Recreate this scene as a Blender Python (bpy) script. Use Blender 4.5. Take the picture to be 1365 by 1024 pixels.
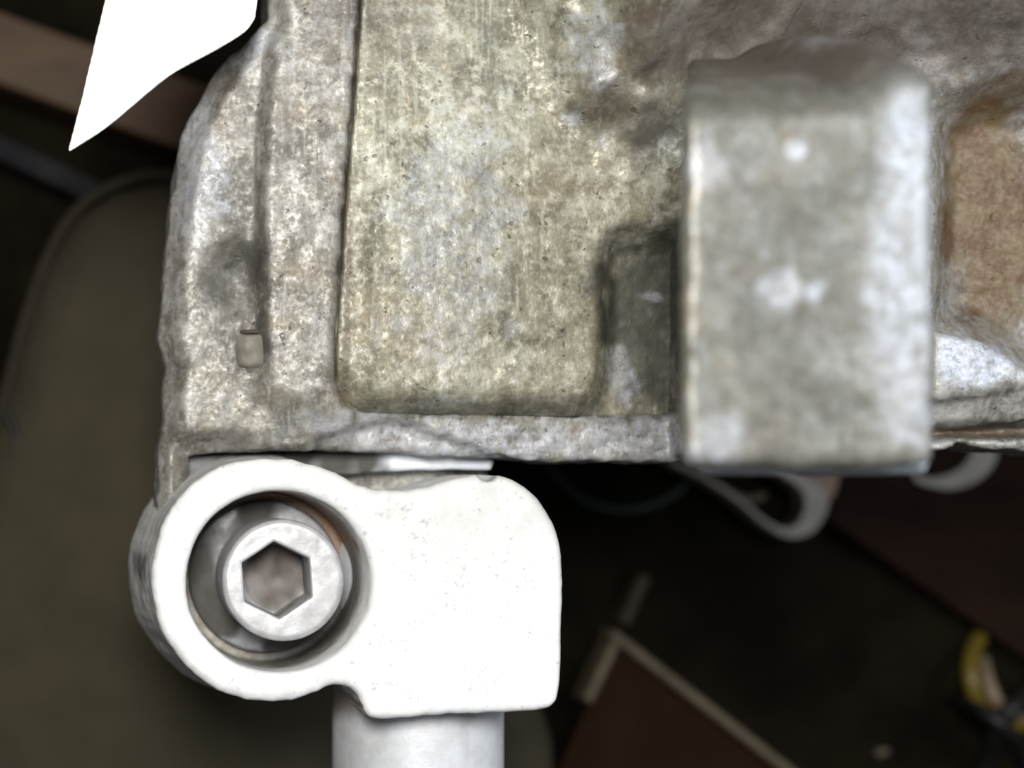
import bpy, bmesh, math
import numpy as np
from mathutils import Vector

# ------------------------------------------------------------------ scale
# photograph: 1365 x 1024 px; 16 px = 1 mm on the plane z = 0 (front of the clamp)
MM = 0.001
PXMM = 16.0
VX, VY = 100.0, 650.0        # foot of the camera axis (px on plane z = 0)
D = 140.0                    # camera height over plane z = 0, mm
FLOOR_Z = -66.0

def W(px, py, z=0.0):
    """world mm of what is seen at photo pixel (px,py) when it stands at height z"""
    k = (D - z) / D
    u = VX + (px - VX) * k
    v = VY + (py - VY) * k
    return ((u - 682.5) / PXMM, (512.0 - v) / PXMM)

scene = bpy.context.scene
for o in list(bpy.data.objects):
    bpy.data.objects.remove(o)

# ------------------------------------------------------------------ camera
cam_d = bpy.data.cameras.new('camera')
cam = bpy.data.objects.new('camera', cam_d)
scene.collection.objects.link(cam)
cx, cy = W(VX, VY, 0)
cam.location = (cx * MM, cy * MM, D * MM)
cam.rotation_euler = (0, 0, 0)
cam_d.sensor_width = 36.0
cam_d.lens = 36.0 * D / (1365.0 / PXMM)
cam_d.shift_x = (682.5 - VX) / 1365.0
cam_d.shift_y = -(512.0 - VY) / 1365.0
cam_d.clip_start = 0.002
cam_d.clip_end = 20.0
cam_d.dof.use_dof = True
cam_d.dof.focus_distance = (D + 1.0) * MM
cam_d.dof.aperture_fstop = cam_d.lens / 3.7
scene.camera = cam

# ------------------------------------------------------------------ light
world = bpy.data.worlds.new('World')
scene.world = world
world.use_nodes = True
world.node_tree.nodes['Background'].inputs[0].default_value = (0.96, 0.98, 1.0, 1)
world.node_tree.nodes['Background'].inputs[1].default_value = 0.10

def area(name, px, py, z, size, power, color, aim):
    l = bpy.data.lights.new(name, 'AREA')
    l.shape = 'DISK'; l.size = size * MM; l.energy = power; l.color = color
    o = bpy.data.objects.new(name, l)
    scene.collection.objects.link(o)
    x, y = (px - 682.5) / PXMM, (512 - py) / PXMM
    ax, ay = (aim[0] - 682.5) / PXMM, (512 - aim[1]) / PXMM
    o.location = (x * MM, y * MM, z * MM)
    d = Vector((ax - x, ay - y, aim[2] - z))
    o.rotation_euler = d.to_track_quat('-Z', 'Y').to_euler()
    return o

area('desk_lamp_light', -60, -60, 185, 55, 0.48, (1.0, 0.98, 0.93), (560, 560, 0))
area('window_light', 2300, -100, 120, 90, 0.16, (0.82, 0.90, 1.0), (900, 450, 0))

scene.view_settings.view_transform = 'Standard'
scene.view_settings.look = 'None'
scene.view_settings.exposure = 0.0
scene.view_settings.gamma = 1.0
scene.render.resolution_x = 1024
scene.render.resolution_y = 768
scene.render.engine = 'CYCLES'

# ------------------------------------------------------------------ numpy helpers
_rng = np.random.RandomState(7)
_LAT = _rng.rand(32, 32, 32).astype(np.float32)

def vnoise(P, size, seed=0):
    """value noise in -1..1, feature size in mm (scalar or xyz)"""
    q = P / np.asarray(size, dtype=np.float32) + seed * 7.31
    i = np.floor(q).astype(np.int64)
    f = q - i
    f = f * f * (3 - 2 * f)
    r = 0
    for dx in (0, 1):
        wx = f[:, 0] if dx else 1 - f[:, 0]
        for dy in (0, 1):
            wy = f[:, 1] if dy else 1 - f[:, 1]
            for dz in (0, 1):
                wz = f[:, 2] if dz else 1 - f[:, 2]
                r = r + wx * wy * wz * _LAT[(i[:, 0] + dx) % 32, (i[:, 1] + dy) % 32, (i[:, 2] + dz) % 32]
    return r * 2 - 1

def polysdf(X, Y, pts):
    """signed distance to polygon, X and Y of equal shape"""
    d = np.full(X.shape, 1e9)
    s = np.ones(X.shape)
    n = len(pts)
    for i in range(n):
        ax, ay = pts[i]; bx, by = pts[i - 1]
        ex, ey = bx - ax, by - ay
        wx, wy = X - ax, Y - ay
        t = np.clip((wx * ex + wy * ey) / (ex * ex + ey * ey + 1e-12), 0, 1)
        d = np.minimum(d, (wx - ex * t) ** 2 + (wy - ey * t) ** 2)
        c1 = Y >= ay; c2 = Y < by; c3 = ex * wy > ey * wx
        flip = (c1 & c2 & c3) | (~c1 & ~c2 & ~c3)
        s = np.where(flip, -s, s)
    return s * np.sqrt(d)

def smooth_closed(pts, n=6):
    """Catmull-Rom closed curve through pts"""
    P = np.array(pts, float); out = []
    m = len(P)
    for i in range(m):
        a, b, c, d = P[i - 1], P[i], P[(i + 1) % m], P[(i + 2) % m]
        for k in range(n):
            t = k / n
            out.append(0.5 * (2 * b + (c - a) * t + (2 * a - 5 * b + 4 * c - d) * t * t + (3 * b - a - 3 * c + d) * t ** 3))
    return [tuple(p) for p in out]

def smooth_open(pts, n=8):
    P = np.array(pts, float)
    P = np.vstack([2 * P[0] - P[1], P, 2 * P[-1] - P[-2]]); out = []
    for i in range(1, len(P) - 2):
        a, b, c, d = P[i - 1], P[i], P[i + 1], P[i + 2]
        for k in range(n):
            t = k / n
            out.append(0.5 * (2 * b + (c - a) * t + (2 * a - 5 * b + 4 * c - d) * t * t + (3 * b - a - 3 * c + d) * t ** 3))
    out.append(P[-2])
    return np.array(out)

def sst(a, b, x):
    t = np.clip((x - a) / (b - a), 0, 1)
    return t * t * (3 - 2 * t)

def smax(a, b, k):
    h = np.clip(0.5 + 0.5 * (a - b) / k, 0, 1)
    return b * (1 - h) + a * h + k * h * (1 - h)

def smin(a, b, k):
    return -smax(-a, -b, k)

def rnd(d2, dz, r):
    """rounded intersection of a 2-D distance and a z distance"""
    a = d2 + r; b = dz + r
    return np.minimum(np.maximum(a, b), 0) + np.sqrt(np.maximum(a, 0) ** 2 + np.maximum(b, 0) ** 2) - r

def polyW(pts, z):
    return [W(p[0], p[1], z) for p in pts]

def grid(x0, x1, y0, y1, z0, z1, h):
    return (np.arange(x0, x1 + h, h), np.arange(y0, y1 + h, h), np.arange(z0, z1 + h, h))

def nets(F, xs, ys, zs):
    """surface nets: vertices and quads of F = 0"""
    F = F.astype(np.float32)
    ins = F < 0
    c = np.zeros([n - 1 for n in F.shape], np.int8)
    sl = lambda o, n: slice(o, n - 1 + o)
    nx, ny, nz = F.shape
    for dx in (0, 1):
        for dy in (0, 1):
            for dz in (0, 1):
                c += ins[sl(dx, nx), sl(dy, ny), sl(dz, nz)]
    I, J, K = np.nonzero((c > 0) & (c < 8))
    nv = len(I)
    acc = np.zeros((nv, 3)); cnt = np.zeros(nv)
    for axis in range(3):
        for a in (0, 1):
            for b in (0, 1):
                o = [a, b]; o.insert(axis, 0); o2 = list(o); o2[axis] = 1
                f0 = F[I + o[0], J + o[1], K + o[2]]; f1 = F[I + o2[0], J + o2[1], K + o2[2]]
                m = (f0 < 0) != (f1 < 0)
                t = np.where(m, f0 / np.where(m, f0 - f1, 1), 0)
                p = np.tile(np.array(o, float), (nv, 1)); p[:, axis] = t
                acc += p * m[:, None]; cnt += m
    P = acc / cnt[:, None] + np.stack([I, J, K], 1)
    h = xs[1] - xs[0]
    P = P * h + np.array([xs[0], ys[0], zs[0]])
    idx = -np.ones(c.shape, np.int64)
    idx[I, J, K] = np.arange(nv)
    quads = []
    for axis in range(3):
        a0 = [slice(None)] * 3; a1 = [slice(None)] * 3
        a0[axis] = slice(0, -1); a1[axis] = slice(1, None)
        ch = ins[tuple(a0)] != ins[tuple(a1)]
        E = list(np.nonzero(ch))
        u, v = (axis + 1) % 3, (axis + 2) % 3
        ok = (E[u] > 0) & (E[v] > 0) & (E[u] < F.shape[u] - 1) & (E[v] < F.shape[v] - 1)
        E = [e[ok] for e in E]
        s = ins[E[0], E[1], E[2]]
        def cell(du, dv):
            e = [x.copy() for x in E]
            e[u] = e[u] + du; e[v] = e[v] + dv
            return idx[e[0], e[1], e[2]]
        q = np.stack([cell(-1, -1), cell(0, -1), cell(0, 0), cell(-1, 0)], 1)
        q[~s] = q[~s][:, ::-1]
        quads.append(q)
    return P, np.concatenate(quads)

# ------------------------------------------------------------------ object helpers
COL = scene.collection

def tag(o, label=None, cat=None, group=None, kind=None):
    if label: o['label'] = label
    if cat: o['category'] = cat
    if group: o['group'] = group
    if kind: o['kind'] = kind
    return o

def thing(name, label, cat, base=(0, 0, 0), group=None):
    o = bpy.data.objects.new(name, None)
    COL.objects.link(o)
    o.empty_display_size = 0.005
    o.location = Vector(base) * MM
    return tag(o, label, cat, group)

def link(name, me, mat, parent=None):
    o = bpy.data.objects.new(name, me)
    COL.objects.link(o)
    me.materials.append(mat)
    if parent is not None:
        o.parent = parent
        w = Vector(parent.location)
        p = parent.parent
        while p is not None:
            w = w + p.location; p = p.parent
        o.location = -w
    return o

def mesh_np(name, P, faces, mat, parent=None, disp=None, attrs=None, smooth=True):
    me = bpy.data.meshes.new(name)
    P = np.asarray(P, float)
    me.from_pydata((P * MM).tolist(), [], faces.tolist() if hasattr(faces, 'tolist') else faces)
    me.update()
    if disp is not None:
        n = np.empty(len(P) * 3, np.float32)
        me.vertex_normals.foreach_get('vector', n)
        P = P + n.reshape(-1, 3) * disp(P)[:, None]
        me.vertices.foreach_set('co', (P * MM).astype(np.float32).ravel())
        me.update()
    if smooth:
        me.polygons.foreach_set('use_smooth', np.ones(len(me.polygons), bool))
    for k, fn in (attrs or {}).items():
        a = me.attributes.new(k, 'FLOAT', 'POINT')
        a.data.foreach_set('value', np.clip(fn(P), 0, 1).astype(np.float32))
    return link(name, me, mat, parent)

def blob(P, px, py, z, r, seed=0, rough=0.35, fs=2.0):
    """mask for stains and painted shade or highlights: 1 near the point, ragged edge; r in mm (scalar or x,y)"""
    x, y = W(px, py, z)
    rx, ry = (r, r) if np.isscalar(r) else r
    d = np.sqrt(((P[:, 0] - x) / rx) ** 2 + ((P[:, 1] - y) / ry) ** 2)
    d = d + rough * vnoise(P, fs, seed) + rough * 0.5 * vnoise(P, fs * 0.4, seed + 3)
    return 1 - sst(0.55, 1.15, d)

# ------------------------------------------------------------------ materials
class NT:
    def __init__(self, name):
        self.m = bpy.data.materials.new(name)
        self.m.use_nodes = True
        self.t = self.m.node_tree
        self.b = self.t.nodes['Principled BSDF']
        tc = self.t.nodes.new('ShaderNodeTexCoord')
        mp = self.t.nodes.new('ShaderNodeMapping')
        mp.inputs['Scale'].default_value = (1000, 1000, 1000)
        self.t.links.new(tc.outputs['Object'], mp.inputs['Vector'])
        self.co = mp.outputs[0]
    def L(self, a, b):
        self.t.links.new(a, b)
    def set(self, sock, v):
        if hasattr(v, 'is_output') or isinstance(v, bpy.types.NodeSocket):
            self.L(v, sock)
        else:
            sock.default_value = v
    def scaled(self, s):
        mp = self.t.nodes.new('ShaderNodeMapping')
        mp.inputs['Scale'].default_value = s
        self.L(self.co, mp.inputs['Vector'])
        return mp.outputs[0]
    def noise(self, size, detail=4, rough=0.6, dist=0.0, co=None, off=0):
        n = self.t.nodes.new('ShaderNodeTexNoise')
        n.inputs['Scale'].default_value = 1.0 / size
        n.inputs['Detail'].default_value = detail
        n.inputs['Roughness'].default_value = rough
        n.inputs['Distortion'].default_value = dist
        c = co or self.co
        if off:
            v = self.t.nodes.new('ShaderNodeVectorMath')
            self.L(c, v.inputs[0]); v.inputs[1].default_value = (off, off * 1.7, off * 0.6)
            c = v.outputs[0]
        self.L(c, n.inputs['Vector'])
        return n.outputs['Fac']
    def vor(self, size, feature='F1', rand=1.0):
        n = self.t.nodes.new('ShaderNodeTexVoronoi')
        n.feature = feature
        n.inputs['Scale'].default_value = 1.0 / size
        n.inputs['Randomness'].default_value = rand
        self.L(self.co, n.inputs['Vector'])
        return n.outputs['Distance'], n.outputs['Color']
    def ramp(self, v, a, b, lo=0.0, hi=1.0):
        n = self.t.nodes.new('ShaderNodeMapRange')
        n.interpolation_type = 'SMOOTHSTEP'
        self.L(v, n.inputs['Value'])
        n.inputs['From Min'].default_value = a; n.inputs['From Max'].default_value = b
        n.inputs['To Min'].default_value = lo; n.inputs['To Max'].default_value = hi
        return n.outputs[0]
    def mix(self, f, a, b, mode='MIX'):
        n = self.t.nodes.new('ShaderNodeMix')
        n.data_type = 'RGBA'; n.blend_type = mode
        self.set(n.inputs[0], f)
        self.set(n.inputs[6], a if not isinstance(a, tuple) else (*a, 1)[:4])
        self.set(n.inputs[7], b if not isinstance(b, tuple) else (*b, 1)[:4])
        return n.outputs[2]
    def math(self, op, a, b=0.0):
        n = self.t.nodes.new('ShaderNodeMath'); n.operation = op
        self.set(n.inputs[0], a); self.set(n.inputs[1], b)
        return n.outputs[0]
    def attr(self, name):
        n = self.t.nodes.new('ShaderNodeAttribute'); n.attribute_name = name
        return n.outputs['Fac']
    def bump(self, h, dist, strength=1.0, prev=None):
        n = self.t.nodes.new('ShaderNodeBump')
        n.inputs['Distance'].default_value = dist * MM
        n.inputs['Strength'].default_value = strength
        self.L(h, n.inputs['Height'])
        if prev is not None: self.L(prev, n.inputs['Normal'])
        return n.outputs[0]
    def done(self, col, rough, normal=None, metal=0.0, spec=0.5):
        self.set(self.b.inputs['Base Color'], col if not isinstance(col, tuple) else (*col, 1)[:4])
        self.set(self.b.inputs['Roughness'], rough)
        self.set(self.b.inputs['Metallic'], metal)
        self.set(self.b.inputs['Specular IOR Level'], spec)
        if normal is not None: self.L(normal, self.b.inputs['Normal'])
        return self.m

def cast_material(name, dark, mid, light, warm, white=0.5, metal=0.25, rough=0.5):
    n = NT(name)
    big = n.noise(6.0, 3, 0.6)
    med = n.noise(2.0, 4, 0.62, off=11)
    fine = n.noise(0.45, 3, 0.62, off=5)
    streak = n.noise(0.6, 3, 0.6, co=n.scaled((1.0, 0.08, 0.3)), off=3)
    mot = n.math('ADD', n.math('MULTIPLY', big, 0.35), n.math('MULTIPLY', med, 0.65))
    c = n.mix(n.ramp(mot, 0.38, 0.56), dark, mid)
    c = n.mix(n.ramp(n.noise(4.2, 4, 0.6, off=31), 0.50, 0.68), c, warm)
    w = n.math('ADD', n.math('MULTIPLY', n.noise(1.3, 4, 0.7, off=21), 0.62), n.math('MULTIPLY', big, 0.38))
    c = n.mix(n.math('MULTIPLY', n.ramp(w, 0.47, 0.60), white), c, light)
    c = n.mix(n.math('MULTIPLY', n.ramp(streak, 0.52, 0.72), 0.4), c, light)
    c = n.mix(n.ramp(fine, 0.50, 0.72, 0.0, 0.45), c, light)
    c = n.mix(n.ramp(fine, 0.28, 0.46, 0.55, 0.0), c, dark)
    # pits
    pit = n.math('MAXIMUM', n.ramp(n.noise(0.75, 2, 0.5, off=41), 0.245, 0.30, 1.0, 0.0), n.math('MULTIPLY', n.ramp(n.noise(1.7, 2, 0.55, off=47), 0.23, 0.29, 1.0, 0.0), 0.9))
    c = n.mix(n.math('MULTIPLY', pit, 0.6), c, (0.035, 0.028, 0.02))
    # stains, painted shade and painted highlights
    c = n.mix(n.math('MULTIPLY', n.attr('grime_shade'), 0.88), c, (0.058, 0.054, 0.044))
    c = n.mix(n.math('MULTIPLY', n.attr('brown'), 0.80), c, n.mix(fine, (0.075, 0.055, 0.045), (0.125, 0.098, 0.08)))
    c = n.mix(n.math('MULTIPLY', n.attr('rust'), 0.92), c, n.mix(n.ramp(med, 0.35, 0.65), (0.095, 0.042, 0.010), (0.13, 0.085, 0.032)))
    c = n.mix(n.math('MULTIPLY', n.attr('bright'), n.ramp(n.noise(0.9, 5, 0.75, off=17), 0.36, 0.62, 0.2, 1.0)), c, (0.52, 0.54, 0.60))
    h = n.math('SUBTRACT', n.math('ADD', n.math('MULTIPLY', fine, 0.6), med), n.math('MULTIPLY', pit, 0.9))
    nb = n.bump(h, 0.12, 0.7)
    return n.done(c, n.ramp(fine, 0.3, 0.7, rough + 0.1, rough - 0.1), nb, metal, 0.5)

MAT_CAST = cast_material('cast_alloy', (0.115, 0.106, 0.088), (0.235, 0.222, 0.192), (0.47, 0.46, 0.44), (0.225, 0.195, 0.15), white=0.58)
MAT_PAD = cast_material('cast_pad', (0.13, 0.122, 0.085), (0.275, 0.262, 0.195), (0.53, 0.52, 0.445), (0.25, 0.22, 0.15), white=0.62)
MAT_BLOCK = cast_material('cast_block', (0.105, 0.10, 0.078), (0.155, 0.15, 0.122), (0.30, 0.30, 0.285), (0.165, 0.145, 0.11), white=0.4, rough=0.42)

def white_paint():
    n = NT('white_powder_coat')
    f = n.noise(0.5, 4, 0.65)
    m = n.noise(2.6, 4, 0.6, off=9)
    c = n.mix(n.ramp(m, 0.35, 0.6), (0.74, 0.75, 0.75), (0.83, 0.83, 0.825))
    sp = n.math('MULTIPLY', n.ramp(n.noise(0.5, 3, 0.65, off=13), 0.56, 0.70), n.ramp(n.noise(3.0, 3, 0.6, off=19), 0.42, 0.54))
    c = n.mix(n.math('MULTIPLY', sp, 0.5), c, (0.30, 0.30, 0.36))
    c = n.mix(n.math('MULTIPLY', n.attr('grime_shade'), n.ramp(n.noise(0.9, 4, 0.6, off=4), 0.2, 0.6, 0.55, 0.95)), c, n.mix(f, (0.17, 0.15, 0.11), (0.33, 0.30, 0.24)))
    c = n.mix(n.math('MULTIPLY', n.attr('smudge_shade'), 0.9), c, (0.045, 0.045, 0.055))
    c = n.mix(n.math('MULTIPLY', n.attr('brown'), 0.9), c, n.mix(f, (0.22, 0.12, 0.07), (0.36, 0.21, 0.14)))
    return n.done(c, 0.42, n.bump(n.math('ADD', f, m), 0.05, 0.7), 0.0, 0.5)
MAT_WHITE = white_paint()

def steel(name, col, dirt, rough=0.35, metal=0.6):
    n = NT(name)
    f = n.noise(0.35, 4, 0.65)
    m = n.noise(1.6, 4, 0.6, off=6)
    c = n.mix(n.ramp(m, 0.38, 0.66), col, n.mix(0.55, col, dirt))
    c = n.mix(n.ramp(f, 0.60, 0.72, 0, 0.6), c, dirt)
    c = n.mix(n.math('MULTIPLY', n.attr('brown'), 0.85), c, (0.13, 0.075, 0.048))
    c = n.mix(n.math('MULTIPLY', n.attr('grime_shade'), 0.95), c, (0.06, 0.055, 0.045))
    ro = n.math('ADD', n.ramp(m, 0.3, 0.7, rough - 0.08, rough + 0.12), n.math('MULTIPLY', n.attr('grime_shade'), 0.4))
    return n.done(c, ro, n.bump(f, 0.03, 0.6), n.ramp(n.attr('grime_shade'), 0.0, 0.5, metal, 0.0), n.ramp(n.attr('grime_shade'), 0.0, 1.0, 0.35, 0.1))
MAT_SCREW = steel('zinc_screw', (0.60, 0.60, 0.62), (0.33, 0.32, 0.31), 0.42, 0.35)
MAT_WASHER = steel('bright_washer', (0.34, 0.34, 0.36), (0.15, 0.145, 0.14), 0.35, 0.5)
MAT_SHIM = steel('bright_steel_strip', (0.84, 0.88, 0.95), (0.66, 0.70, 0.78), 0.35, 0.2)
MAT_BOLT = steel('dirty_bolt', (0.36, 0.35, 0.30), (0.13, 0.12, 0.10), 0.45, 0.25)
MAT_COLLAR = steel('dark_collar', (0.075, 0.065, 0.05), (0.04, 0.035, 0.03), 0.6, 0.1)
MAT_SHAFT = steel('pale_shaft', (0.74, 0.76, 0.80), (0.52, 0.51, 0.50), 0.42, 0.25)

def plain(name, col, col2, size=3.0, rough=0.6, spec=0.4, bump=0.1, stretch=None):
    n = NT(name)
    co = n.scaled(stretch) if stretch else None
    f = n.noise(size, 4, 0.6, 0.3, co=co)
    c = n.mix(n.ramp(f, 0.35, 0.65), col, col2)
    return n.done(c, rough, n.bump(f, bump, 0.6), 0.0, spec)
MAT_FLOOR = plain('dark_floor', (0.004, 0.0032, 0.0016), (0.009, 0.007, 0.0035), 14, 0.85, 0.05, 0.3)
MAT_CUSHION = plain('olive_fabric', (0.046, 0.040, 0.026), (0.056, 0.047, 0.031), 9, 0.9, 0.1, 0.4)
MAT_PIPING = plain('red_brown_piping', (0.026, 0.021, 0.014), (0.032, 0.024, 0.016), 3, 0.8, 0.2)
MAT_WOOD = plain('brown_wood', (0.05, 0.027, 0.012), (0.075, 0.04, 0.018), 4, 0.6, 0.3, 0.2, (0.25, 1, 1))
MAT_REDWOOD = plain('dark_red_wood', (0.010, 0.0055, 0.0035), (0.016, 0.008, 0.005), 5, 0.8, 0.06, 0.2, (0.3, 1, 1))
MAT_BOARD = plain('dark_brown_board', (0.014, 0.007, 0.003), (0.019, 0.009, 0.0045), 6, 0.8, 0.06)
MAT_EDGING = plain('pale_edging', (0.085, 0.068, 0.042), (0.12, 0.095, 0.06), 4, 0.6, 0.3)
MAT_STICK = plain('grey_stick', (0.038, 0.034, 0.022), (0.055, 0.048, 0.032), 4, 0.7, 0.1)
MAT_GREYBAR = plain('grey_bar', (0.012, 0.0125, 0.015), (0.019, 0.0195, 0.022), 6, 0.8, 0.1)
MAT_LOOP = plain('pale_plastic', (0.22, 0.20, 0.165), (0.28, 0.25, 0.205), 4, 0.5, 0.4)
MAT_TAN = plain('tan_tab', (0.20, 0.13, 0.09), (0.26, 0.17, 0.12), 4, 0.6, 0.3)
MAT_YELLOW = plain('yellow_insulation', (0.10, 0.07, 0.009), (0.14, 0.095, 0.012), 4, 0.45, 0.4)
MAT_CREAM = plain('cream_insulation', (0.16, 0.12, 0.08), (0.2, 0.15, 0.10), 4, 0.45, 0.4)
MAT_BLACK = plain('black_insulation', (0.006, 0.006, 0.006), (0.010, 0.010, 0.010), 4, 0.5, 0.3)
MAT_TEAL = plain('dark_teal_wire', (0.02, 0.028, 0.026), (0.03, 0.04, 0.036), 4, 0.5, 0.4)
MAT_PAPER = plain('white_card', (0.90, 0.90, 0.87), (0.93, 0.93, 0.90), 6, 0.6, 0.3, 0.05)

# ------------------------------------------------------------------ the housing
hx, hy = W(1250, 300, -26)
housing = thing('machine_housing', 'large mottled grey cast metal housing with a raised flat pad and a projecting square lug', 'machine housing',
                (hx, hy, FLOOR_Z))

PAD = [(484, -170), (483, 0), (474, 130), (463, 260), (455, 380), (450, 470), (453, 515), (463, 538), (482, 549), (560, 552), (680, 553),
       (800, 554), (1010, 554), (1010, 312), (1010, 200), (1030, 60), (1100, -170)]
HOLLOW = [(806, 340), (814, 322), (840, 312), (1060, 308), (1060, 640), (735, 640), (735, 566), (770, 552), (792, 530), (803, 495), (806, 440)]
PAD_Z = -3.4

def shoulder(X, Y):
    """heavy mass of the casting rising to the upper right"""
    sh = polysdf(X, Y, polyW([(700, -260), (722, 0), (752, 90), (800, 150), (868, 186), (905, 176), (960, 112), (1080, 78), (1250, 100), (1420, 130), (1600, 130), (1600, -260)], 2))
    q = np.stack([X.ravel(), Y.ravel(), 0 * X.ravel()], 1)
    sh = sh + (1.2 * vnoise(q, 3.5, 3) + 0.5 * vnoise(q, 1.3, 5)).reshape(X.shape)
    rise = np.clip((-sh + 1.5) / 19.0, 0, 1)
    return np.where(sh < 1.5, -3.9 + 20 * rise ** 1.35, -50.0)

def H_housing(X, Y):
    """front height of the casting (mm) over world x,y (mm)"""
    Z0 = -5.2
    H = np.full(X.shape, Z0)
    # long vertical chamfer of the left flange: falls away towards the edge
    e = polysdf(X, Y, polyW(OUT, -7))
    H = H - 2.2 * (1 - sst(0.0, 2.2, -e)) * (1 - sst(W(300, 0, -7)[0], W(345, 0, -7)[0], X))
    # step plate carrying the pad
    step = polyW([(352, 520), (350, 400), (349, 300), (350, 180), (362, 60), (380, 25), (372, -20), (385, -200), (1600, -200), (1600, 560), (900, 556), (420, 556), (385, 545)], -4)
    s = polysdf(X, Y, step)
    x1, y1 = W(350, 430, -4); x2, y2 = W(350, 575, -4)
    soft = 0.6 + 2.0 * sst(y1 - 4, y2, Y) * 0 + 2.2 * (1 - sst(y2, y1, Y))
    H = H + (-3.9 - Z0) * (1 - sst(-1, 1, s / soft))
    # sunk oily hollow beside the step
    x, y = W(312, 372, -7)
    H = H - 1.0 * (1 - sst(0.15, 1.1, np.sqrt(((X - x) / 3.0) ** 2 + ((Y - y) / 3.9) ** 2)))
    # shallow upper dents and a rib near the top corner
    x, y = W(395, 110, -4)
    H = H - 0.1 * (1 - sst(0.2, 1.0, np.sqrt(((X - x) / 1.6) ** 2 + ((Y - y) / 9) ** 2)))
    # machined lower land
    land = polyW([(470, 552), (905, 545), (1000, 545), (1000, 660), (470, 660)], -7)
    l = polysdf(X, Y, land)
    H = np.where(l < 0, np.minimum(H, -5.6), H)
    tri = polyW([(520, 560), (566, 575), (666, 612), (666, 660), (420, 660), (420, 585)], -7)
    t = polysdf(X, Y, tri)
    H = H - 1.1 * (1 - sst(-0.25, 0.25, t))
    # pocket under the lug
    pk = polysdf(X, Y, polyW([(735, 268), (1025, 268), (1025, 552), (870, 556), (800, 560), (735, 540)], -6))
    H = H + (-7.6 - H) * (1 - sst(-1.2, 0.4, pk))
    # seat of the pad
    p = polysdf(X, Y, polyW(PAD, PAD_Z))
    H = np.where(p < np.where(X < W(700, 0, -4)[0], 0.07, -0.6), np.minimum(H, -5.2), H)
    H = np.maximum(H, shoulder(X, Y))
    # block seat
    bs = polysdf(X, Y, polyW([(985, 180), (1230, 180), (1230, 600), (985, 600)], 8))
    H = np.where(bs < 0, np.maximum(H, 9.0), H)
    # rusty bay and the lower ledges right of the lug
    bay = polysdf(X, Y, polyW([(1235, 150), (1300, 120), (1600, 100), (1600, 520), (1365, 500), (1300, 455), (1235, 440)], -6))
    H = H + (-7.5 - H) * (1 - sst(-3.5, 1.2, bay))
    led = polysdf(X, Y, polyW([(1235, 440), (1300, 455), (1365, 492), (1600, 540), (1600, 560), (1365, 518), (1290, 530), (1235, 535)], -4))
    H = np.where(led < 0, np.maximum(H, -3.0), H)
    gr = polysdf(X, Y, polyW([(1235, 570), (1365, 565), (1600, 560), (1600, 580), (1365, 580), (1235, 586)], -6))
    H = H - 3.0 * (1 - sst(-0.35, 0.3, gr)) * (H > -20)
    return H

OUT = [(392, -200), (352, -40), (352, 40), (325, 66), (296, 88), (272, 122), (252, 162), (238, 198), (228, 270), (219, 340), (214, 400), (211, 455),
       (213, 472), (218, 492), (215, 560), (209, 620), (205, 690), (246, 690), (247, 606), (300, 601), (430, 600), (520, 603), (600, 609), (665, 613),
       (720, 617), (800, 615), (880, 618), (930, 612), (1235, 600), (1252, 589), (1280, 598), (1330, 603), (1365, 606), (1480, 610), (1520, 600), (1520, -200)]

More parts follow.
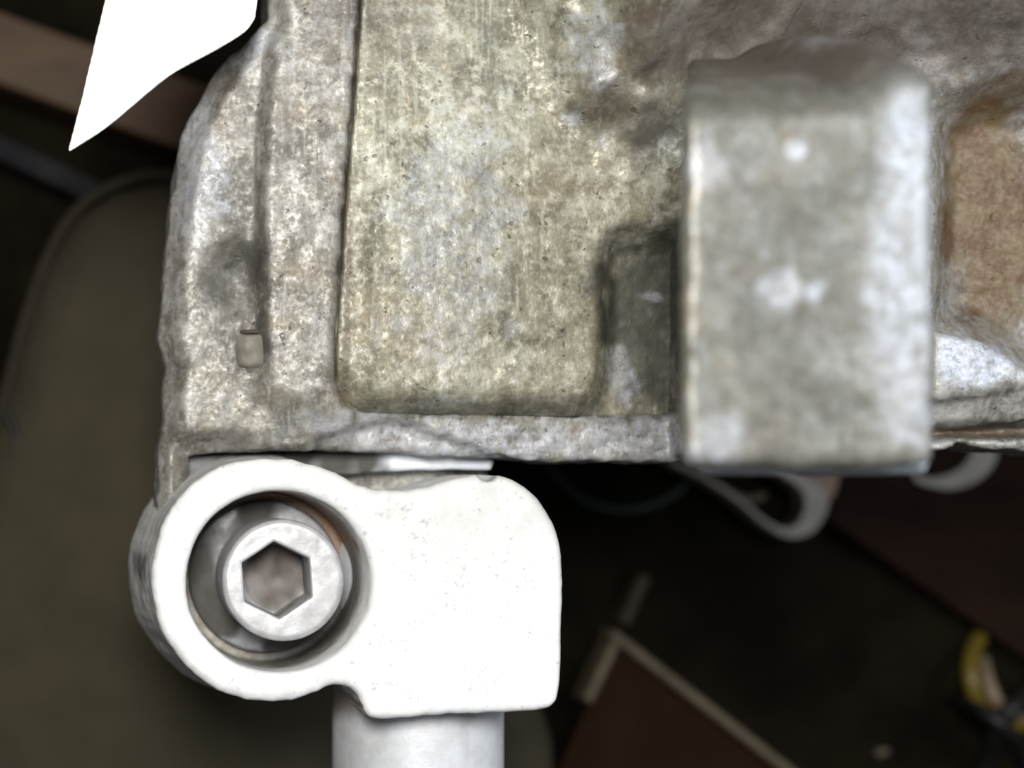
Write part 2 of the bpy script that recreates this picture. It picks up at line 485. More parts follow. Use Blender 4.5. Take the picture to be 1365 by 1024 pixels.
def build_casting():
    h = 0.30
    x0, _ = W(196, 0, -26); x1 = (1540 - 682.5) / PXMM
    xs, ys, zs = grid(-32.5, x1 + 1, -12.5, 46.0, -27, 13, h)
    X2, Y2 = np.meshgrid(xs, ys, indexing='ij')
    H = H_housing(X2, Y2)
    d2 = polysdf(X2, Y2, polyW(OUT, -9))
    # ragged as-cast rim
    q = np.stack([X2.ravel(), Y2.ravel(), np.zeros(X2.size)], 1)
    d2 = d2 + 0.14 * vnoise(q, 2.2, 5).reshape(X2.shape) + 0.10 * vnoise(q, 0.8, 8).reshape(X2.shape)
    # soften the height map a little (cast fillets)
    for _ in range(2):
        H[1:-1, 1:-1] = (H[1:-1, 1:-1] * 4 + H[:-2, 1:-1] + H[2:, 1:-1] + H[1:-1, :-2] + H[1:-1, 2:]) / 8
    gx, gy = np.gradient(H, h)
    sl = 1 / np.sqrt(1 + gx ** 2 + gy ** 2)
    F = np.empty((len(xs), len(ys), len(zs)), np.float32)
    for k, z in enumerate(zs):
        top = (z - H) * sl
        dz = np.maximum(top, -26 - z)
        F[:, :, k] = rnd(d2 + max(0.0, -11.5 - z) * 0.4, dz, 0.45)
    P, Q = nets(F, xs, ys, zs)
    yl = W(0, 556, -6)[1]
    xl = W(480, 0, -6)[0]
    def disp(P):
        d = 0.13 * vnoise(P, 2.4, 1) + 0.09 * vnoise(P, 1.1, 2) + 0.05 * vnoise(P, 0.6, 3)
        land = (1 - sst(yl - 0.5, yl + 0.3, P[:, 1])) * sst(xl, xl + 4, P[:, 0])
        d += land * (0.09 * vnoise(P, (1.8, 0.35, 3), 4) + 0.07 * vnoise(P, (0.8, 0.25, 3), 6))
        p = polysdf(P[:, 0], P[:, 1], polyW(PAD, PAD_Z))
        return d * (0.15 + 0.85 * sst(0.4, 1.6, np.abs(p)))
    def grime_shade(P):
        g = np.maximum(0.62 * blob(P, 308, 385, -6.5, (3.1, 4.6), 2, 0.5), 0.95 * blob(P, 330, 352, -6.5, (1.9, 2.6), 22, 0.35))
        g = np.maximum(g, 0.75 * blob(P, 868, 172, -2, (3.0, 2.2), 3))  # painted shade of the hollow between shoulder and lug
        g = np.maximum(g, 0.9 * blob(P, 333, 462, -5.6, (2.4, 3.4), 21, 0.25, 1.0))  # darker patch around the bolt
        g = np.maximum(g, 0.6 * blob(P, 325, 285, -6, (1.8, 4.5), 5, 0.5))
        g = np.maximum(g, 1.0 * blob(P, 855, 420, -6.6, (6.4, 9.0), 6, 0.3))  # lug's shadow in the pocket, painted in as dark colour
        g = np.maximum(g, 0.45 * blob(P, 360, 590, -7, (9, 1.4), 9))  # shadow along the lower left edge, put into the colour
        return g
    def brown(P):
        b = blob(P, 1180, 30, 8, (17, 6.5), 4, 0.3, 5)
        b = np.maximum(b, 0.40 * blob(P, 900, 40, 2, (6, 6), 7, 0.5, 4))
        b = np.maximum(b, 0.45 * blob(P, 440, 20, -4, (4, 5), 9))
        b = np.maximum(b, 0.35 * blob(P, 280, 110, -7, (4, 4), 10))
        return b
    def rust(P):
        r = blob(P, 1320, 290, -7, (6.0, 13), 11, 0.25, 4)
        r = np.maximum(r, 0.6 * blob(P, 1320, 576, -8, (7, 0.9), 12))
        return r
    def bright(P):
        b = blob(P, 1300, 480, -3, (5, 2.2), 13)
        b = np.maximum(b, 0.75 * blob(P, 810, 588, -6, (8, 2.4), 14, 0.6, 0.8))  # bluish machined tone with painted glints along the land
        b = np.maximum(b, 0.85 * blob(P, 620, 592, -6, (10, 1.7), 24, 0.6, 0.8))  # same painted land glints, further left
        b = np.maximum(b, 0.6 * blob(P, 480, 575, -6, (7, 1.6), 15, 0.6, 1.5))
        b = np.maximum(b, 0.5 * blob(P, 826, 490, -6.6, (1.3, 2.4), 16, 0.6))
        b = np.maximum(b, 0.5 * blob(P, 262, 230, -8, (2.4, 7), 17, 0.5))
        b = np.maximum(b, 0.65 * blob(P, 800, 100, -1, (2.0, 3.5), 18, 0.6))
        b = np.maximum(b, 0.7 * blob(P, 325, 70, -7, (2.8, 2.2), 19, 0.5))
        return b
    return mesh_np('casting', P, Q, MAT_CAST, housing, disp, dict(grime_shade=grime_shade, brown=brown, rust=rust, bright=bright))
build_casting()

def build_pad():
    h = 0.22
    pts = polyW(PAD, PAD_Z)
    a = np.array(pts)
    xs, ys, zs = grid(a[:, 0].min() - 1, a[:, 0].max() + 1, a[:, 1].min() - 1, a[:, 1].max() + 1, -9.2, 13.0, h)
    X2, Y2 = np.meshgrid(xs, ys, indexing='ij')
    d2 = polysdf(X2, Y2, pts)
    yb = W(0, 553, PAD_Z)[1]
    xe = W(806, 0, PAD_Z)[0]; xl = W(455, 0, PAD_Z)[0]
    # lower rim and right rim roll over, left edge is crisp
    F = np.empty((len(xs), len(ys), len(zs)), np.float32)
    m = sst(W(0, 480, PAD_Z)[1], W(0, 530, PAD_Z)[1], Y2) * (1 - sst(W(740, 0, PAD_Z)[0], W(800, 0, PAD_Z)[0], X2))
    hol = polysdf(X2, Y2, polyW(HOLLOW, PAD_Z - 1))
    top = PAD_Z - 2.0 * m * np.clip(1 + d2 / 2.4, 0, 1) ** 2.0
    top = np.minimum(top, PAD_Z - 3.0 * (1 - sst(-1.8, 1.3, hol)))
    top = smax(top, shoulder(X2, Y2) + 0.35, 0.8)
    gx, gy = np.gradient(top, h)
    sl = 1 / np.sqrt(1 + gx ** 2 + gy ** 2)
    for k, z in enumerate(zs):
        F[:, :, k] = rnd(d2, np.maximum((z - top) * sl, np.where(X2 > W(720, 0, PAD_Z)[0], -8.8, -5.9) - z), 0.12)
    P, Q = nets(F, xs, ys, zs)
    disp = lambda P: 0.05 * vnoise(P, 2.4, 1) + 0.05 * vnoise(P, 1.0, 2) + 0.03 * vnoise(P, 0.6, 3)
    def grime_shade(P):
        g = np.maximum(0.5 * blob(P, 640, 232, PAD_Z, 1.1, 1), 0.75 * blob(P, 868, 172, -2, (3.2, 2.2), 3))  # spot stain, then painted shade of the hollow beside the lug
        g = np.maximum(g, 0.55 * blob(P, 620, 545, PAD_Z, (11, 1.3), 2, 0.5))  # shade of the rounded lower rim, painted in
        g = np.maximum(g, 0.95 * blob(P, 866, 425, PAD_Z - 3, (6.6, 8.4), 3, 0.35, 2.5))  # painted shadow of the lug over the hollow
        g = np.maximum(g, 0.5 * blob(P, 610, 110, PAD_Z, 0.6, 4))
        return g
    def brown(P):
        b = np.maximum(0.5 * blob(P, 520, 40, PAD_Z, (5, 3.5), 5), blob(P, 1080, 20, 6, (16, 9), 4, 0.35, 5))
        b = np.maximum(b, 0.4 * blob(P, 900, 100, 0, (6, 6), 7, 0.5, 4))
        b = np.maximum(b, 0.8 * blob(P, 462, 300, PAD_Z, (0.5, 16), 6, 0.3))
        return b
    zero = lambda P: np.zeros(len(P))
    def bright(P):
        lo = 0.55 * blob(P, 828, 490, -6.4, (1.5, 2.6), 16, 0.6)
        lo = np.maximum(lo, 0.5 * blob(P, 868, 395, -6.4, (1.6, 0.5), 26, 0.5, 0.8))
        return np.maximum(lo, np.maximum(0.4 * blob(P, 600, 330, PAD_Z, (6, 10), 8, 0.6, 2.0), 0.5 * blob(P, 790, 90, -1, (2.0, 4.5), 18, 0.7)))
    return mesh_np('raised_pad', P, Q, MAT_PAD, housing, disp, dict(grime_shade=grime_shade, brown=brown, rust=zero, bright=bright))
build_pad()

def build_lug():
    h = 0.28
    ZF = 30.0
    pts = polyW([(911, 150), (914, 40), (925, -60), (1245, -60), (1249, 40), (1250, 400), (1249, 610), (1240, 620), (1100, 623), (930, 622), (912, 612), (908, 590), (909, 400)], ZF)
    a = np.array(pts)
    xs, ys, zs = grid(a[:, 0].min() - 1, a[:, 0].max() + 2, a[:, 1].min() - 1, a[:, 1].max() + 1, 6, ZF + 1, h)
    X2, Y2 = np.meshgrid(xs, ys, indexing='ij')
    F = np.empty((len(xs), len(ys), len(zs)), np.float32)
    yt = W(0, 100, ZF)[1]
    u = (Y2 - yt + 3.0 - 2.0 * sst(a[:, 0].min() + 12, a[:, 0].max() - 2, X2)) / 9.0
    top = ZF - 20.0 * np.clip(u, 0, 1.3) ** 1.6
    gx, gy = np.gradient(top, h)
    sl = 1 / np.sqrt(1 + gx ** 2 + gy ** 2)
    for k, z in enumerate(zs):
        Lw = a[:, 0].max() - a[:, 0].min()
        lean = (ZF - z) * 0.37
        d2 = polysdf(a[:, 0].max() - (a[:, 0].max() - X2) * Lw / (Lw - lean), Y2, pts)
        F[:, :, k] = rnd(d2, np.maximum((z - top) * sl, 7.0 - z), 1.0)
    P, Q = nets(F, xs, ys, zs)
    disp = lambda P: 0.16 * vnoise(P, 3.4, 1) + 0.10 * vnoise(P, 1.5, 2) + 0.05 * vnoise(P, 0.7, 3)
    zero = lambda P: np.zeros(len(P))
    def bright(P):
        b = 0.55 * blob(P, 1218, 380, ZF, (3.0, 18), 1, 0.35, 5)  # bluish highlight down the lug's right side, painted in
        b = np.maximum(b, 0.9 * blob(P, 1062, 200, ZF, 0.7, 2, 0.2))
        b = np.maximum(b, 0.6 * blob(P, 1040, 388, ZF, (1.6, 1.2), 3, 0.7, 0.8))
        b = np.maximum(b, 0.7 * blob(P, 1092, 388, ZF, (0.9, 0.8), 4, 0.5, 0.6))
        b = np.maximum(b, 0.6 * blob(P, 945, 590, ZF, (1.8, 2.4), 5, 0.5))
        b = np.maximum(b, 0.4 * blob(P, 940, 215, ZF, (1.2, 2.4), 6, 0.6))
        return b
    grime_shade = lambda P: 0.35 * blob(P, 1060, 400, ZF, (5, 11), 7, 0.6, 3)
    return mesh_np('square_lug', P, Q, MAT_BLOCK, housing, disp, dict(grime_shade=grime_shade, brown=lambda P: blob(P, 1150, 15, ZF - 8, (20, 7.0), 9, 0.25, 3), rust=zero, bright=bright))
build_lug()

def box(name, x0, x1, y0, y1, z0, z1, mat, parent, bev=0.3, attrs=None):
    bm = bmesh.new()
    bmesh.ops.create_cube(bm, size=1)
    for v in bm.verts:
        v.co = Vector(((x0 + x1) / 2 + v.co.x * (x1 - x0), (y0 + y1) / 2 + v.co.y * (y1 - y0), (z0 + z1) / 2 + v.co.z * (z1 - z0))) * MM
    bmesh.ops.bevel(bm, geom=bm.edges[:], offset=bev * MM, segments=3, profile=0.5, affect='EDGES')
    me = bpy.data.meshes.new(name); bm.to_mesh(me); bm.free()
    return link(name, me, mat, parent)

# supporting leg of the machine, behind the casting
lx0, lx1 = (1385 - 682.5) / PXMM, (1515 - 682.5) / PXMM
box('support_leg', lx0, lx1, 8, 26, FLOOR_Z, -25.5, MAT_CAST, housing, 1.0)

# bright strip between casting and clamp
def slab(name, pts, z0, z1, mat, parent=None, bev=0.15, smooth=False):
    """extruded outline, pts in world mm"""
    bm = bmesh.new()
    vs = [bm.verts.new((p[0] * MM, p[1] * MM, z0 * MM)) for p in pts]
    f = bm.faces.new(vs)
    bm.normal_update()
    if f.normal.z > 0: f.normal_flip()
    r = bmesh.ops.extrude_face_region(bm, geom=[f])
    for v in r['geom']:
        if isinstance(v, bmesh.types.BMVert): v.co.z = z1 * MM
    bmesh.ops.recalc_face_normals(bm, faces=bm.faces[:])
    if bev:
        es = [e for e in bm.edges if len(e.link_faces) == 2 and abs(e.link_faces[0].normal.dot(e.link_faces[1].normal)) < 0.6 and abs(e.verts[0].co.z - e.verts[1].co.z) < 1e-7]
        bmesh.ops.bevel(bm, geom=es, offset=bev * MM, segments=3, profile=0.5, affect='EDGES')
    bmesh.ops.triangulate(bm, faces=[f for f in bm.faces if len(f.verts) > 4])
    me = bpy.data.meshes.new(name); bm.to_mesh(me); bm.free()
    return link(name, me, mat, parent)

def strip():
    z1 = -9.6
    pts = polyW([(236, 607), (430, 603), (520, 602), (600, 606), (656, 611), (660, 615), (655, 627), (600, 626), (540, 627), (470, 632), (236, 640)], z1)
    a = np.array(pts); h = 0.2
    xs, ys, zs = grid(a[:, 0].min() - 1, a[:, 0].max() + 1, a[:, 1].min() - 1, a[:, 1].max() + 1.5, -12, z1 + 0.6, h)
    X2, Y2 = np.meshgrid(xs, ys, indexing='ij')
    d2 = polysdf(X2, Y2, pts)
    F = np.stack([rnd(d2, np.maximum(z - z1, -11.6 - z), 0.25) for z in zs], 2)
    P, Q = nets(F, xs, ys, zs)
    xa = W(525, 0, z1)[0]
    grime_shade = lambda P: (1 - sst(xa - 2.5, xa + 0.8, P[:, 0] + 0.9 * vnoise(P, 1.3, 2))) * (1.0 + 0.25 * vnoise(P, 1.2, 5))
    mesh_np('steel_strip', P, Q, MAT_SHIM, housing, lambda P: 0.05 * vnoise(P, 1.5, 3), dict(grime_shade=grime_shade, brown=lambda P: np.zeros(len(P))))
strip()
slab('back_ledge', polyW([(236, 604), (500, 606), (640, 612), (652, 632), (640, 668), (236, 668)], -12.5), -24, -12.5, MAT_CAST, housing, 0.4)
slab('highlight_lip', polyW([(950, 606), (1238, 606), (1244, 618), (1238, 631), (1100, 633), (965, 632), (948, 624)], 26), 22, 26, MAT_SHIM, housing, 0.8)  # added slab to catch the highlight of the lug's bottom bevel

# small hexagon bolt head half hidden beside the step
def tube(name, pts, r, mat, parent=None, sides=10, caps=True, attrs=None):
    """swept round section; pts in mm; r scalar or list"""
    P = np.asarray(pts, float); n = len(P)
    R = np.full(n, r, float) if np.isscalar(r) else np.asarray(r, float)
    T = np.gradient(P, axis=0); T /= np.linalg.norm(T, axis=1)[:, None] + 1e-12
    ref = np.array([0, 0, 1.0]) if abs(T[0][2]) < 0.9 else np.array([1.0, 0, 0])
    V = []; 
    for i in range(n):
        a = np.cross(T[i], ref); a /= np.linalg.norm(a); b = np.cross(a, T[i])
        for k in range(sides):
            t = 2 * math.pi * k / sides
            V.append(P[i] + R[i] * (math.cos(t) * a + math.sin(t) * b))
    Fc = []
    for i in range(n - 1):
        for k in range(sides):
            k2 = (k + 1) % sides
            Fc.append([i * sides + k, (i + 1) * sides + k, (i + 1) * sides + k2, i * sides + k2])
    if caps:
        Fc.append(list(range(sides))); Fc.append(list(range((n - 1) * sides, n * sides))[::-1])
    return mesh_np(name, V, Fc, mat, parent, attrs=attrs)

bz = -4.9
bx0, by0 = W(312, 458, bz); bx1, _ = W(352, 458, bz)
ba = dict(brown=lambda P: 0.25 + 0 * P[:, 0], grime_shade=lambda P: 0.55 * sst(-0.2, 0.5, vnoise(P, 0.9, 2)))
def turned(name, prof, mat, xo=1.62):
    # turned part lying along y: (photo row, radius mm); a repeated row makes a crisp shoulder
    pts = []; rad = []
    for i, (py, rr) in enumerate(prof):
        pts.append((bx0 + xo, W(0, py, bz)[1] - 1e-4 * i, bz - 1.1)); rad.append(rr)
    return tube(name, pts, rad, mat, housing, 28, attrs=ba)
turned('bolt_head', [(446, 1.2), (447, 1.55), (450, 1.62), (470, 1.66), (484, 1.62), (489, 1.45), (489.5, 1.1), (496, 1.0), (502, 0.8)], MAT_BOLT)
turned('bolt_collar', [(439, 1.0), (440, 1.3), (444, 1.35), (445, 1.2)], MAT_COLLAR)
turned('bolt_stud', [(414, 0.5), (417, 0.75), (436, 0.8), (437, 0.7)], MAT_BOLT, 1.9)

# ------------------------------------------------------------------ white clamp
RC = W(357, 773, 0); HC = W(369, 776, 0)
sx, sy = W(558, 985, -12)
clamp = thing('clamp_bracket', 'white painted clamp bracket with a round screw boss beside the grey housing', 'bracket', (sx, sy, -16))
CL = [(355, 612), (400, 616), (440, 627), (475, 644), (515, 654), (560, 651), (605, 639), (648, 632), (686, 640), (718, 664), (740, 698), (750, 740),
      (752, 800), (750, 870), (747, 922), (741, 940), (722, 948), (660, 951), (590, 954), (505, 959), (487, 951), (480, 932), (466, 917), (446, 914),
      (425, 922), (392, 933), (355, 936), (305, 927), (256, 896), (222, 846), (208, 785), (212, 722), (238, 664), (283, 627), (320, 615)]
def build_clamp():
    h = 0.2
    xs, ys, zs = grid(-34, 6, -30, -4.5, -16, 0.8, h)
    X2, Y2 = np.meshgrid(xs, ys, indexing='ij')
    d2 = polysdf(X2, Y2, polyW(smooth_closed(CL, 4), 0))
    q = np.stack([X2.ravel(), Y2.ravel(), np.zeros(X2.size)], 1)
    wob = (0.07 * vnoise(q, 1.3, 3) + 0.06 * vnoise(q, 0.55, 4)).reshape(X2.shape) * (1 - 0.75 * sst(-8, 0, X2))
    d2 = d2 + wob
    rr = np.sqrt((X2 - RC[0]) ** 2 + (Y2 - RC[1]) ** 2)
    ru = np.sqrt((X2 - HC[0]) ** 2 + (Y2 - HC[1]) ** 2)
    nx, ny = W(651, 629, 0)
    chip = np.sqrt(((X2 - nx) / 1.1) ** 2 + (Y2 - ny) ** 2)
    yedge = W(0, 640, 0)[1]
    F = np.empty((len(xs), len(ys), len(zs)), np.float32)
    for k, z in enumerate(zs):
        plate = rnd(d2, np.maximum(z, -13 - z), 0.8)
        Rz = 9.55 + (-z) * 0.115
        boss = rnd(rr - Rz + wob, np.maximum(z, -14.5 - z), 0.6)
        f = smin(plate, boss, 0.5)
        right = np.clip((X2 - HC[0]) / 7.6, 0, 1)
        hr = ru - 7.55 - 0.35 * right * sst(-3.5, 0, z)
        f = smax(f, -np.maximum(hr, -9.6 - z), 0.9)
        f = np.maximum(f, -(ru - 3.3))
        f = np.maximum(f, -np.sqrt(chip ** 2 + np.maximum(-z - 1.6, 0) ** 2) + 0.8)
        F[:, :, k] = f
    P, Q = nets(F, xs, ys, zs)
    disp = lambda P: 0.05 * vnoise(P, 2.0, 1) + 0.03 * vnoise(P, 0.8, 2)
    def side(P):
        return np.sqrt((P[:, 0] - RC[0]) ** 2 + (P[:, 1] - RC[1]) ** 2)
    def grime_shade(P):
        r = side(P)
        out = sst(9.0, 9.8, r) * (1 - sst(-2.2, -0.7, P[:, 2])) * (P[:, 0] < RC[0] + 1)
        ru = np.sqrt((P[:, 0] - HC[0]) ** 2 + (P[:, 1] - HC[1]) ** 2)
        inn = (ru < 7.9) * (1 - sst(-5.0, -1.2, P[:, 2]))  # darkens with depth: shade painted into the recess
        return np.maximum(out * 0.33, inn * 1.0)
    def brown(P):
        ru = np.sqrt((P[:, 0] - HC[0]) ** 2 + (P[:, 1] - HC[1]) ** 2)
        a = np.arctan2(P[:, 1] - HC[1], P[:, 0] - HC[0])
        m = (ru < 7.9) * (1 - sst(-2.6, -1.4, P[:, 2])) * sst(0.15, 0.45, a) * (1 - sst(1.6, 1.9, a)) * (0.8 + 0.4 * vnoise(P, 1.2, 4))
        low = (1 - sst(-26.9, -26.2, P[:, 1])) * (P[:, 0] < -12.3) * (P[:, 0] > -15.2)
        return np.maximum(m, low * 0.9 * (P[:, 2] < -0.4))
    def smudge_shade(P):
        d = np.sqrt(((P[:, 1] - W(0, 752, -9)[1]) / 1.9) ** 2 + ((P[:, 2] + 7.5) / 5) ** 2) + 0.3 * vnoise(P, 1.2, 8)
        nx, ny = W(651, 629, 0)
        c = 1 - sst(0.75, 1.0, np.sqrt(((P[:, 0] - nx) / 1.1) ** 2 + (P[:, 1] - ny) ** 2))
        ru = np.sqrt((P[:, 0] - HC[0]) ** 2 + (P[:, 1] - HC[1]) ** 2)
        c = np.maximum(c, (ru < 7.9) * 1.3 * (1 - sst(-7.0, -2.5, P[:, 2])) * sst(-5.0, 2.0, P[:, 0] - HC[0]))  # shadow on the right of the recess, put into the colour
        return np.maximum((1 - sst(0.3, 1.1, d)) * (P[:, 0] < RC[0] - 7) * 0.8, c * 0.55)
    mesh_np('clamp_body', P, Q, MAT_WHITE, clamp, disp, dict(grime_shade=grime_shade, brown=brown, smudge_shade=smudge_shade))
build_clamp()

zero = lambda P: np.zeros(len(P))
# washer at the bottom of the recess
def washer():
    h = 0.16
    xs, ys, zs = grid(HC[0] - 7.6, HC[0] + 7.6, HC[1] - 7.6, HC[1] + 7.6, -9.9, -8.0, h)
    X2, Y2 = np.meshgrid(xs, ys, indexing='ij')
    r = np.sqrt((X2 - HC[0]) ** 2 + (Y2 - HC[1]) ** 2)
    F = np.empty((len(xs), len(ys), len(zs)), np.float32)
    for k, z in enumerate(zs):
        F[:, :, k] = rnd(np.maximum(r - 6.75, 3.4 - r), np.maximum(z + 8.6, -9.55 - z), 0.2)
    P, Q = nets(F, xs, ys, zs)
    o = mesh_np('washer', P, Q, MAT_WASHER, None, None, dict(brown=zero, grime_shade=lambda P: 0.9 * sst(-0.35, 0.2, vnoise(P, 2.6, 3))))
    tag(o, 'shiny metal washer under the screw head inside the white boss', 'washer')
washer()

# socket head cap screw
SC = W(378, 774, -0.6)
def cap_screw():
    t = thing('socket_screw', 'grey metal socket head cap screw with hexagon recess sunk in the white boss', 'screw', (SC[0], SC[1], -13))
    h = 0.11
    xs, ys, zs = grid(SC[0] - 5.8, SC[0] + 5.8, SC[1] - 5.8, SC[1] + 5.8, -9.2, 0.0, h)
    X2, Y2 = np.meshgrid(xs, ys, indexing='ij')
    r = np.sqrt((X2 - SC[0]) ** 2 + (Y2 - SC[1]) ** 2)
    hexd = np.full(X2.shape, -1e9)
    for k in range(6):
        a = math.radians(60 * k + 4)
        hexd = np.maximum(hexd, np.cos(a) * (X2 - SC[0] + 0.55) + np.sin(a) * (Y2 - SC[1] - 0.05) - 2.8)
    F = np.empty((len(xs), len(ys), len(zs)), np.float32)
    for k, z in enumerate(zs):
        f = rnd(r - 5.12, np.maximum(z + 0.6, -8.55 - z), 0.55)
        soc = np.maximum(hexd, -5.2 - z - 0.45 * np.maximum(2.4 - r, 0))
        F[:, :, k] = smax(f, -soc, 0.22)
    P, Q = nets(F, xs, ys, zs)
    rad = lambda P: np.sqrt((P[:, 0] - SC[0]) ** 2 + (P[:, 1] - SC[1]) ** 2)
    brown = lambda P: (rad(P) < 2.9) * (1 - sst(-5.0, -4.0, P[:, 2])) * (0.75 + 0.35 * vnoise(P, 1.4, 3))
    grime_shade = lambda P: np.maximum((rad(P) > 4.8) * (1 - sst(-5.5, -2.0, P[:, 2])) * 0.35, (rad(P) < 3.4) * (1 - sst(-3.8, -0.9, P[:, 2])) * (0.55 + 0.3 * vnoise(P, 1.0, 6)))  # darkens with depth: painted shade in the socket and down the head
    mesh_np('screw_head', P, Q, MAT_SCREW, t, lambda P: 0.02 * vnoise(P, 0.9, 2), dict(brown=brown, grime_shade=grime_shade))
    tube('shank', [(SC[0], SC[1], -8.6), (SC[0], SC[1], -11), (SC[0], SC[1], -13)], 2.4, MAT_SCREW, t, 24, attrs=dict(brown=zero, grime_shade=zero))
cap_screw()

# shaft under the clamp
def shaft():
    xl, _ = W(446, 1000, -11); xr, _ = W(671, 1000, -11)
    cxs, R = (xl + xr) / 2, (xr - xl) / 2
    y0 = W(0, 700, -11)[1]; y1 = W(0, 1250, -11)[1]
    zc = -4.2 - R
    ys = np.linspace(y0, y1, 60)
    brown = lambda P: 0.9 * (1 - sst(0.2, 1.0, np.sqrt(((P[:, 0] - xl) / 2.6) ** 2 + ((P[:, 1] - W(0, 935, -8)[1]) / 2.6) ** 2)))
    grime_shade = lambda P: 0.35 * sst(0.0, 0.5, vnoise(P, (1.2, 5, 5), 4))
    o = tube('round_shaft', [(cxs, y, zc) for y in ys], R, MAT_SHAFT, None, 96, True, dict(brown=brown, grime_shade=grime_shade))
    tag(o, 'pale grey round metal shaft running down out of the white clamp', 'shaft')
shaft()

# ------------------------------------------------------------------ white card tip
def card():
    pts = [(152, -60), (140, 0), (128, 48), (118, 92), (108, 135), (98, 173), (90, 205), (112, 191), (140, 172), (170, 147), (200, 121), (232, 97), (270, 77), (305, 58), (328, 42), (340, 25), (343, 0), (346, -50), (420, -170), (190, -170)]
    pts = pts[:6] + [tuple(p) for p in smooth_open(pts[6:16], 4)] + pts[16:]
    z0 = 1.0
    pw = polyW(pts, z0); a = np.array(pw)
    h = 0.2
    xs, ys, zs = grid(a[:, 0].min() - 0.6, a[:, 0].max() + 0.6, a[:, 1].min() - 0.6, a[:, 1].max() + 0.6, -6, 3, h)
    X2, Y2 = np.meshgrid(xs, ys, indexing='ij')
    d2 = polysdf(X2, Y2, pw)
    yt = W(0, 0, z0)[1]
    zm = z0 + 0.25 * np.sin((X2 + Y2) * 0.25) - 4.2 * np.clip((Y2 - yt - 1.5) / 9, 0, 1) ** 1.2
    F = np.empty((len(xs), len(ys), len(zs)), np.float32)
    for k, z in enumerate(zs):
        F[:, :, k] = rnd(d2, np.abs(z - zm) - 0.24, 0.1)
    P, Q = nets(F, xs, ys, zs)
    o = mesh_np('card_flap', P, Q, MAT_PAPER)
    tag(o, 'bright white pointed flap of card hanging past the corner of the housing', 'card')
card()

# ------------------------------------------------------------------ background
fl = slab('floor', [(-900, -900), (900, -900), (900, 900), (-900, 900)], FLOOR_Z - 10, FLOOR_Z, MAT_FLOOR, None, 0)
tag(fl, kind='structure')

def cushion():
    z1 = FLOOR_Z + 20
    pts = [(-420, 1500), (-260, 1100), (-60, 700), (2, 530), (30, 430), (62, 340), (100, 275), (150, 238), (215, 222), (300, 235), (420, 330), (560, 520), (700, 760), (770, 1000), (800, 1500)]
    pw = polyW(pts, z1); a = np.array(pw)
    h = 1.3
    xs, ys, zs = grid(a[:, 0].min() - 3, a[:, 0].max() + 3, a[:, 1].min() - 3, a[:, 1].max() + 3, FLOOR_Z - 1.5, z1 + 4, h)
    X2, Y2 = np.meshgrid(xs, ys, indexing='ij')
    d2 = polysdf(X2, Y2, pw)
    F = np.empty((len(xs), len(ys), len(zs)), np.float32)
    dome = z1 - 4 * np.exp(d2 / 14.0)
    for k, z in enumerate(zs):
        F[:, :, k] = rnd(d2, np.maximum(z - dome, FLOOR_Z + 0.3 - z), 6)
    P, Q = nets(F, xs, ys, zs)
    t = thing('padded_seat', 'dark olive padded fabric seat with a rounded corner under the housing', 'seat', (a[:, 0].mean(), a[:, 1].mean(), FLOOR_Z))
    mesh_np('seat_pad', P, Q, MAT_CUSHION, t, lambda P: 0.5 * vnoise(P, 14, 1) + 0.25 * vnoise(P, 5, 2))
    e = smooth_open([(*W(px, py, z1 - 3), z1 - 9.0) for px, py in [(-60, 690), (0, 532), (28, 430), (60, 340), (98, 274), (150, 236), (215, 220), (300, 234)]], 8)
    tube('piping', e, 0.7, MAT_PIPING, t, 8)
cushion()

cr = smooth_open([(*W(px, py, FLOOR_Z + 18), FLOOR_Z + 15.5) for px, py in [(4, 545), (14, 562), (20, 582), (16, 610), (8, 640), (-6, 690)]], 6)
tag(tube('thin_string', cr, 0.45, MAT_BLACK), 'thin black string lying on the olive seat', 'string')

def bar(name, p, q, w, z0, z1, mat, parent=None, bev=0.4):
    """straight flat bar between two photo points at height z1; w px"""
    a = Vector(W(*p, z1)); b = Vector(W(*q, z1))
    d = (b - a).normalized(); n = Vector((-d.y, d.x)) * (w / PXMM * (D - z1) / D / 2)
    return slab(name, [tuple(a + n), tuple(b + n), tuple(b - n), tuple(a - n)], z0, z1, mat, parent, bev)

tag(bar('wood_plank', (-120, 20), (420, 215), 92, FLOOR_Z, FLOOR_Z + 10, MAT_WOOD), 'brown wooden plank lying behind the white card', 'plank')
tag(bar('grey_bar', (-80, 158), (140, 262), 30, FLOOR_Z, FLOOR_Z + 7, MAT_GREYBAR), 'dull grey flat bar lying beside the olive seat', 'bar')
tag(slab('red_plank', polyW([(1130, 590), (1104, 694), (1520, 985), (1640, 800), (1330, 570)], FLOOR_Z + 3), FLOOR_Z, FLOOR_Z + 3, MAT_REDWOOD, None, 0.4), 'dark reddish brown plank lying on the dark floor', 'plank')

# brown board with pale edging
bt = thing('edged_board', 'dark brown board with pale edging strips meeting at a corner', 'board', (*W(900, 960, FLOOR_Z), FLOOR_Z))
slab('board', polyW([(826, 852), (1060, 1034), (1300, 1240), (760, 1300), (700, 1130), (785, 935)], FLOOR_Z + 4), FLOOR_Z, FLOOR_Z + 4, MAT_BOARD, bt, 0.3)
bar('edging_strip', (818, 845), (1290, 1212), 13, FLOOR_Z + 0.5, FLOOR_Z + 5.5, MAT_EDGING, bt)
bar('edging_strip', (822, 858), (784, 936), 13, FLOOR_Z + 0.5, FLOOR_Z + 5.4, MAT_EDGING, bt)
tag(bar('wood_stick', (862, 768), (834, 832), 15, FLOOR_Z, FLOOR_Z + 3.5, MAT_STICK), 'short dull grey stick lying just off the corner of the edged board', 'stick')

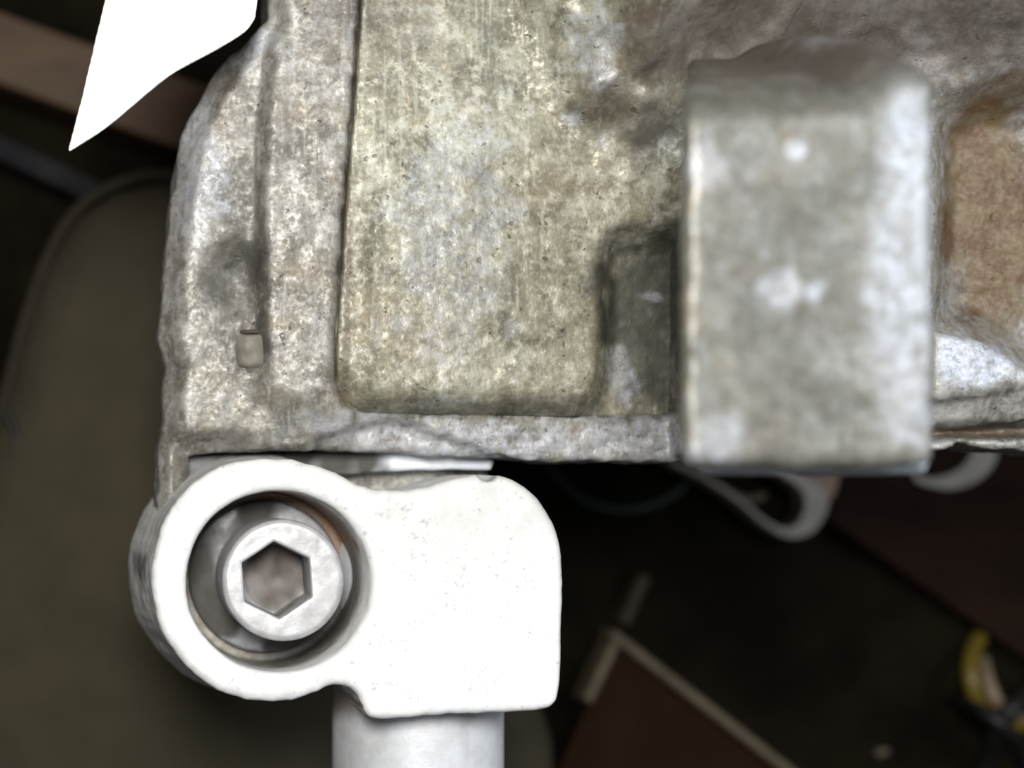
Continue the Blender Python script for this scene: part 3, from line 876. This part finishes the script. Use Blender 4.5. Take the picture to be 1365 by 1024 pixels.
# pale loops
def ring(name, outer, inner, z0, z1, mat, label, cat, group=None):
    """flat closed loop of uneven width"""
    o = np.array(polyW(outer, z1)); i = np.array(polyW(inner, z1)); n = len(o)
    V = []; Fc = []
    for z in (z0, z1):
        V += [(*p, z) for p in o] + [(*p, z) for p in i]
    for k in range(n):
        k2 = (k + 1) % n
        ob, ib, ot, it = 0, n, 2 * n, 3 * n
        Fc += [[ot + k, ot + k2, it + k2, it + k], [ob + k2, ob + k, ib + k, ib + k2],
               [ob + k, ob + k2, ot + k2, ot + k], [ib + k2, ib + k, it + k, it + k2]]
    ob_ = mesh_np(name, V, Fc, mat, smooth=False)
    bm = bmesh.new(); bm.from_mesh(ob_.data); bmesh.ops.recalc_face_normals(bm, faces=bm.faces[:]); bm.to_mesh(ob_.data); bm.free()
    return tag(ob_, label, cat, group)
zl = FLOOR_Z + 3.8
lo = [(890, 612), (940, 640), (985, 670), (1020, 700), (1052, 717), (1085, 708), (1104, 675), (1096, 650), (1062, 628), (1020, 600), (960, 570), (905, 575)]
li = [(898, 610), (946, 637), (990, 667), (1026, 696), (1052, 704), (1068, 692), (1074, 668), (1066, 650), (1044, 634), (1010, 610), (960, 584), (915, 588)]
ring('pale_loop', smooth_closed(lo, 6), smooth_closed(li, 6), FLOOR_Z, zl, MAT_LOOP, 'long pale oval loop on the floor under the square lug', 'loop')
lo = [(1218, 636), (1240, 648), (1268, 652), (1300, 643), (1323, 622), (1330, 598), (1320, 570), (1290, 555), (1245, 560), (1220, 590)]
li = [(1222, 630), (1242, 637), (1262, 634), (1282, 624), (1294, 608), (1298, 594), (1292, 580), (1276, 572), (1248, 574), (1228, 594)]
ring('pale_loop', smooth_closed(lo, 6), smooth_closed(li, 6), FLOOR_Z, zl, MAT_LOOP, 'short rounded pale loop on the floor beside the rusty bay', 'loop')
tag(slab('tan_tab', polyW([(1040, 630), (1130, 630), (1122, 648), (1108, 668), (1090, 656), (1066, 640)], zl - 1), FLOOR_Z, zl - 1, MAT_TAN, None, 0.3), 'tan tab beside the long pale loop', 'tab')
hk = smooth_open([(*W(px, py, zl - 2), zl - 2.5) for px, py in [(940, 640), (965, 652), (985, 663), (1005, 666), (1022, 660)]], 6)
tag(tube('pale_hook', hk, [0.5] * (len(hk) - 1) + [0.3], MAT_EDGING), 'faint curved hook inside the long pale loop', 'hook')

# wires
def wire(name, px, r, mat, z, label, cat='wire', closed=False):
    pts = smooth_open([(*W(a, b, z + dz), z + dz) for a, b, dz in px], 8)
    return tag(tube(name, pts, r, mat), label, cat)
c0 = [(832 + 112 * math.cos(t), 570 + 110 * math.sin(t), 0) for t in np.linspace(-0.4, 2 * math.pi - 0.9, 26)]
wire('thin_wire', c0, 0.38, MAT_TEAL, FLOOR_Z + 0.5, 'thin dark teal wire curled in a ring below the lower edge of the housing')
wire('yellow_wire', [(1305, 850, 0), (1296, 872, 3), (1294, 900, 5), (1302, 930, 5), (1318, 950, 3), (1342, 962, 2), (1380, 968, 1), (1440, 972, 0)], 1.0, MAT_YELLOW, FLOOR_Z + 1, 'bent yellow insulated wire passing under a black cable')
wire('cream_wire', [(1310, 880, 0), (1318, 912, 4), (1330, 936, 5), (1346, 950, 3), (1372, 962, 0)], 0.8, MAT_CREAM, FLOOR_Z + 1, 'short cream insulated wire beside the yellow wire')
wire('black_cable', [(1300, 1060, 0), (1316, 1010, 3), (1332, 970, 8), (1356, 938, 9), (1400, 900, 2)], 1.0, MAT_BLACK, FLOOR_Z + 1.2, 'black cable crossing over the yellow wire', 'cable')
wire('black_wire', [(1270, 930, 0), (1310, 950, 9), (1345, 975, 10.5), (1365, 1010, 5), (1390, 1060, 0)], 0.8, MAT_BLACK, FLOOR_Z + 1.2, 'thinner black wire tangled with the black cable', 'wire')

# small pale pebble of debris
dx, dy = W(1173, 1003, FLOOR_Z)
g = tube('debris_chip', [(dx - 0.9, dy, FLOOR_Z + 0.4), (dx - 0.5, dy, FLOOR_Z + 0.6), (dx + 0.4, dy + 0.2, FLOOR_Z + 0.6), (dx + 0.9, dy + 0.3, FLOOR_Z + 0.4)], [0.2, 0.55, 0.5, 0.2], MAT_EDGING, None, 7)
tag(g, 'tiny pale chip of debris on the dark floor', 'debris')
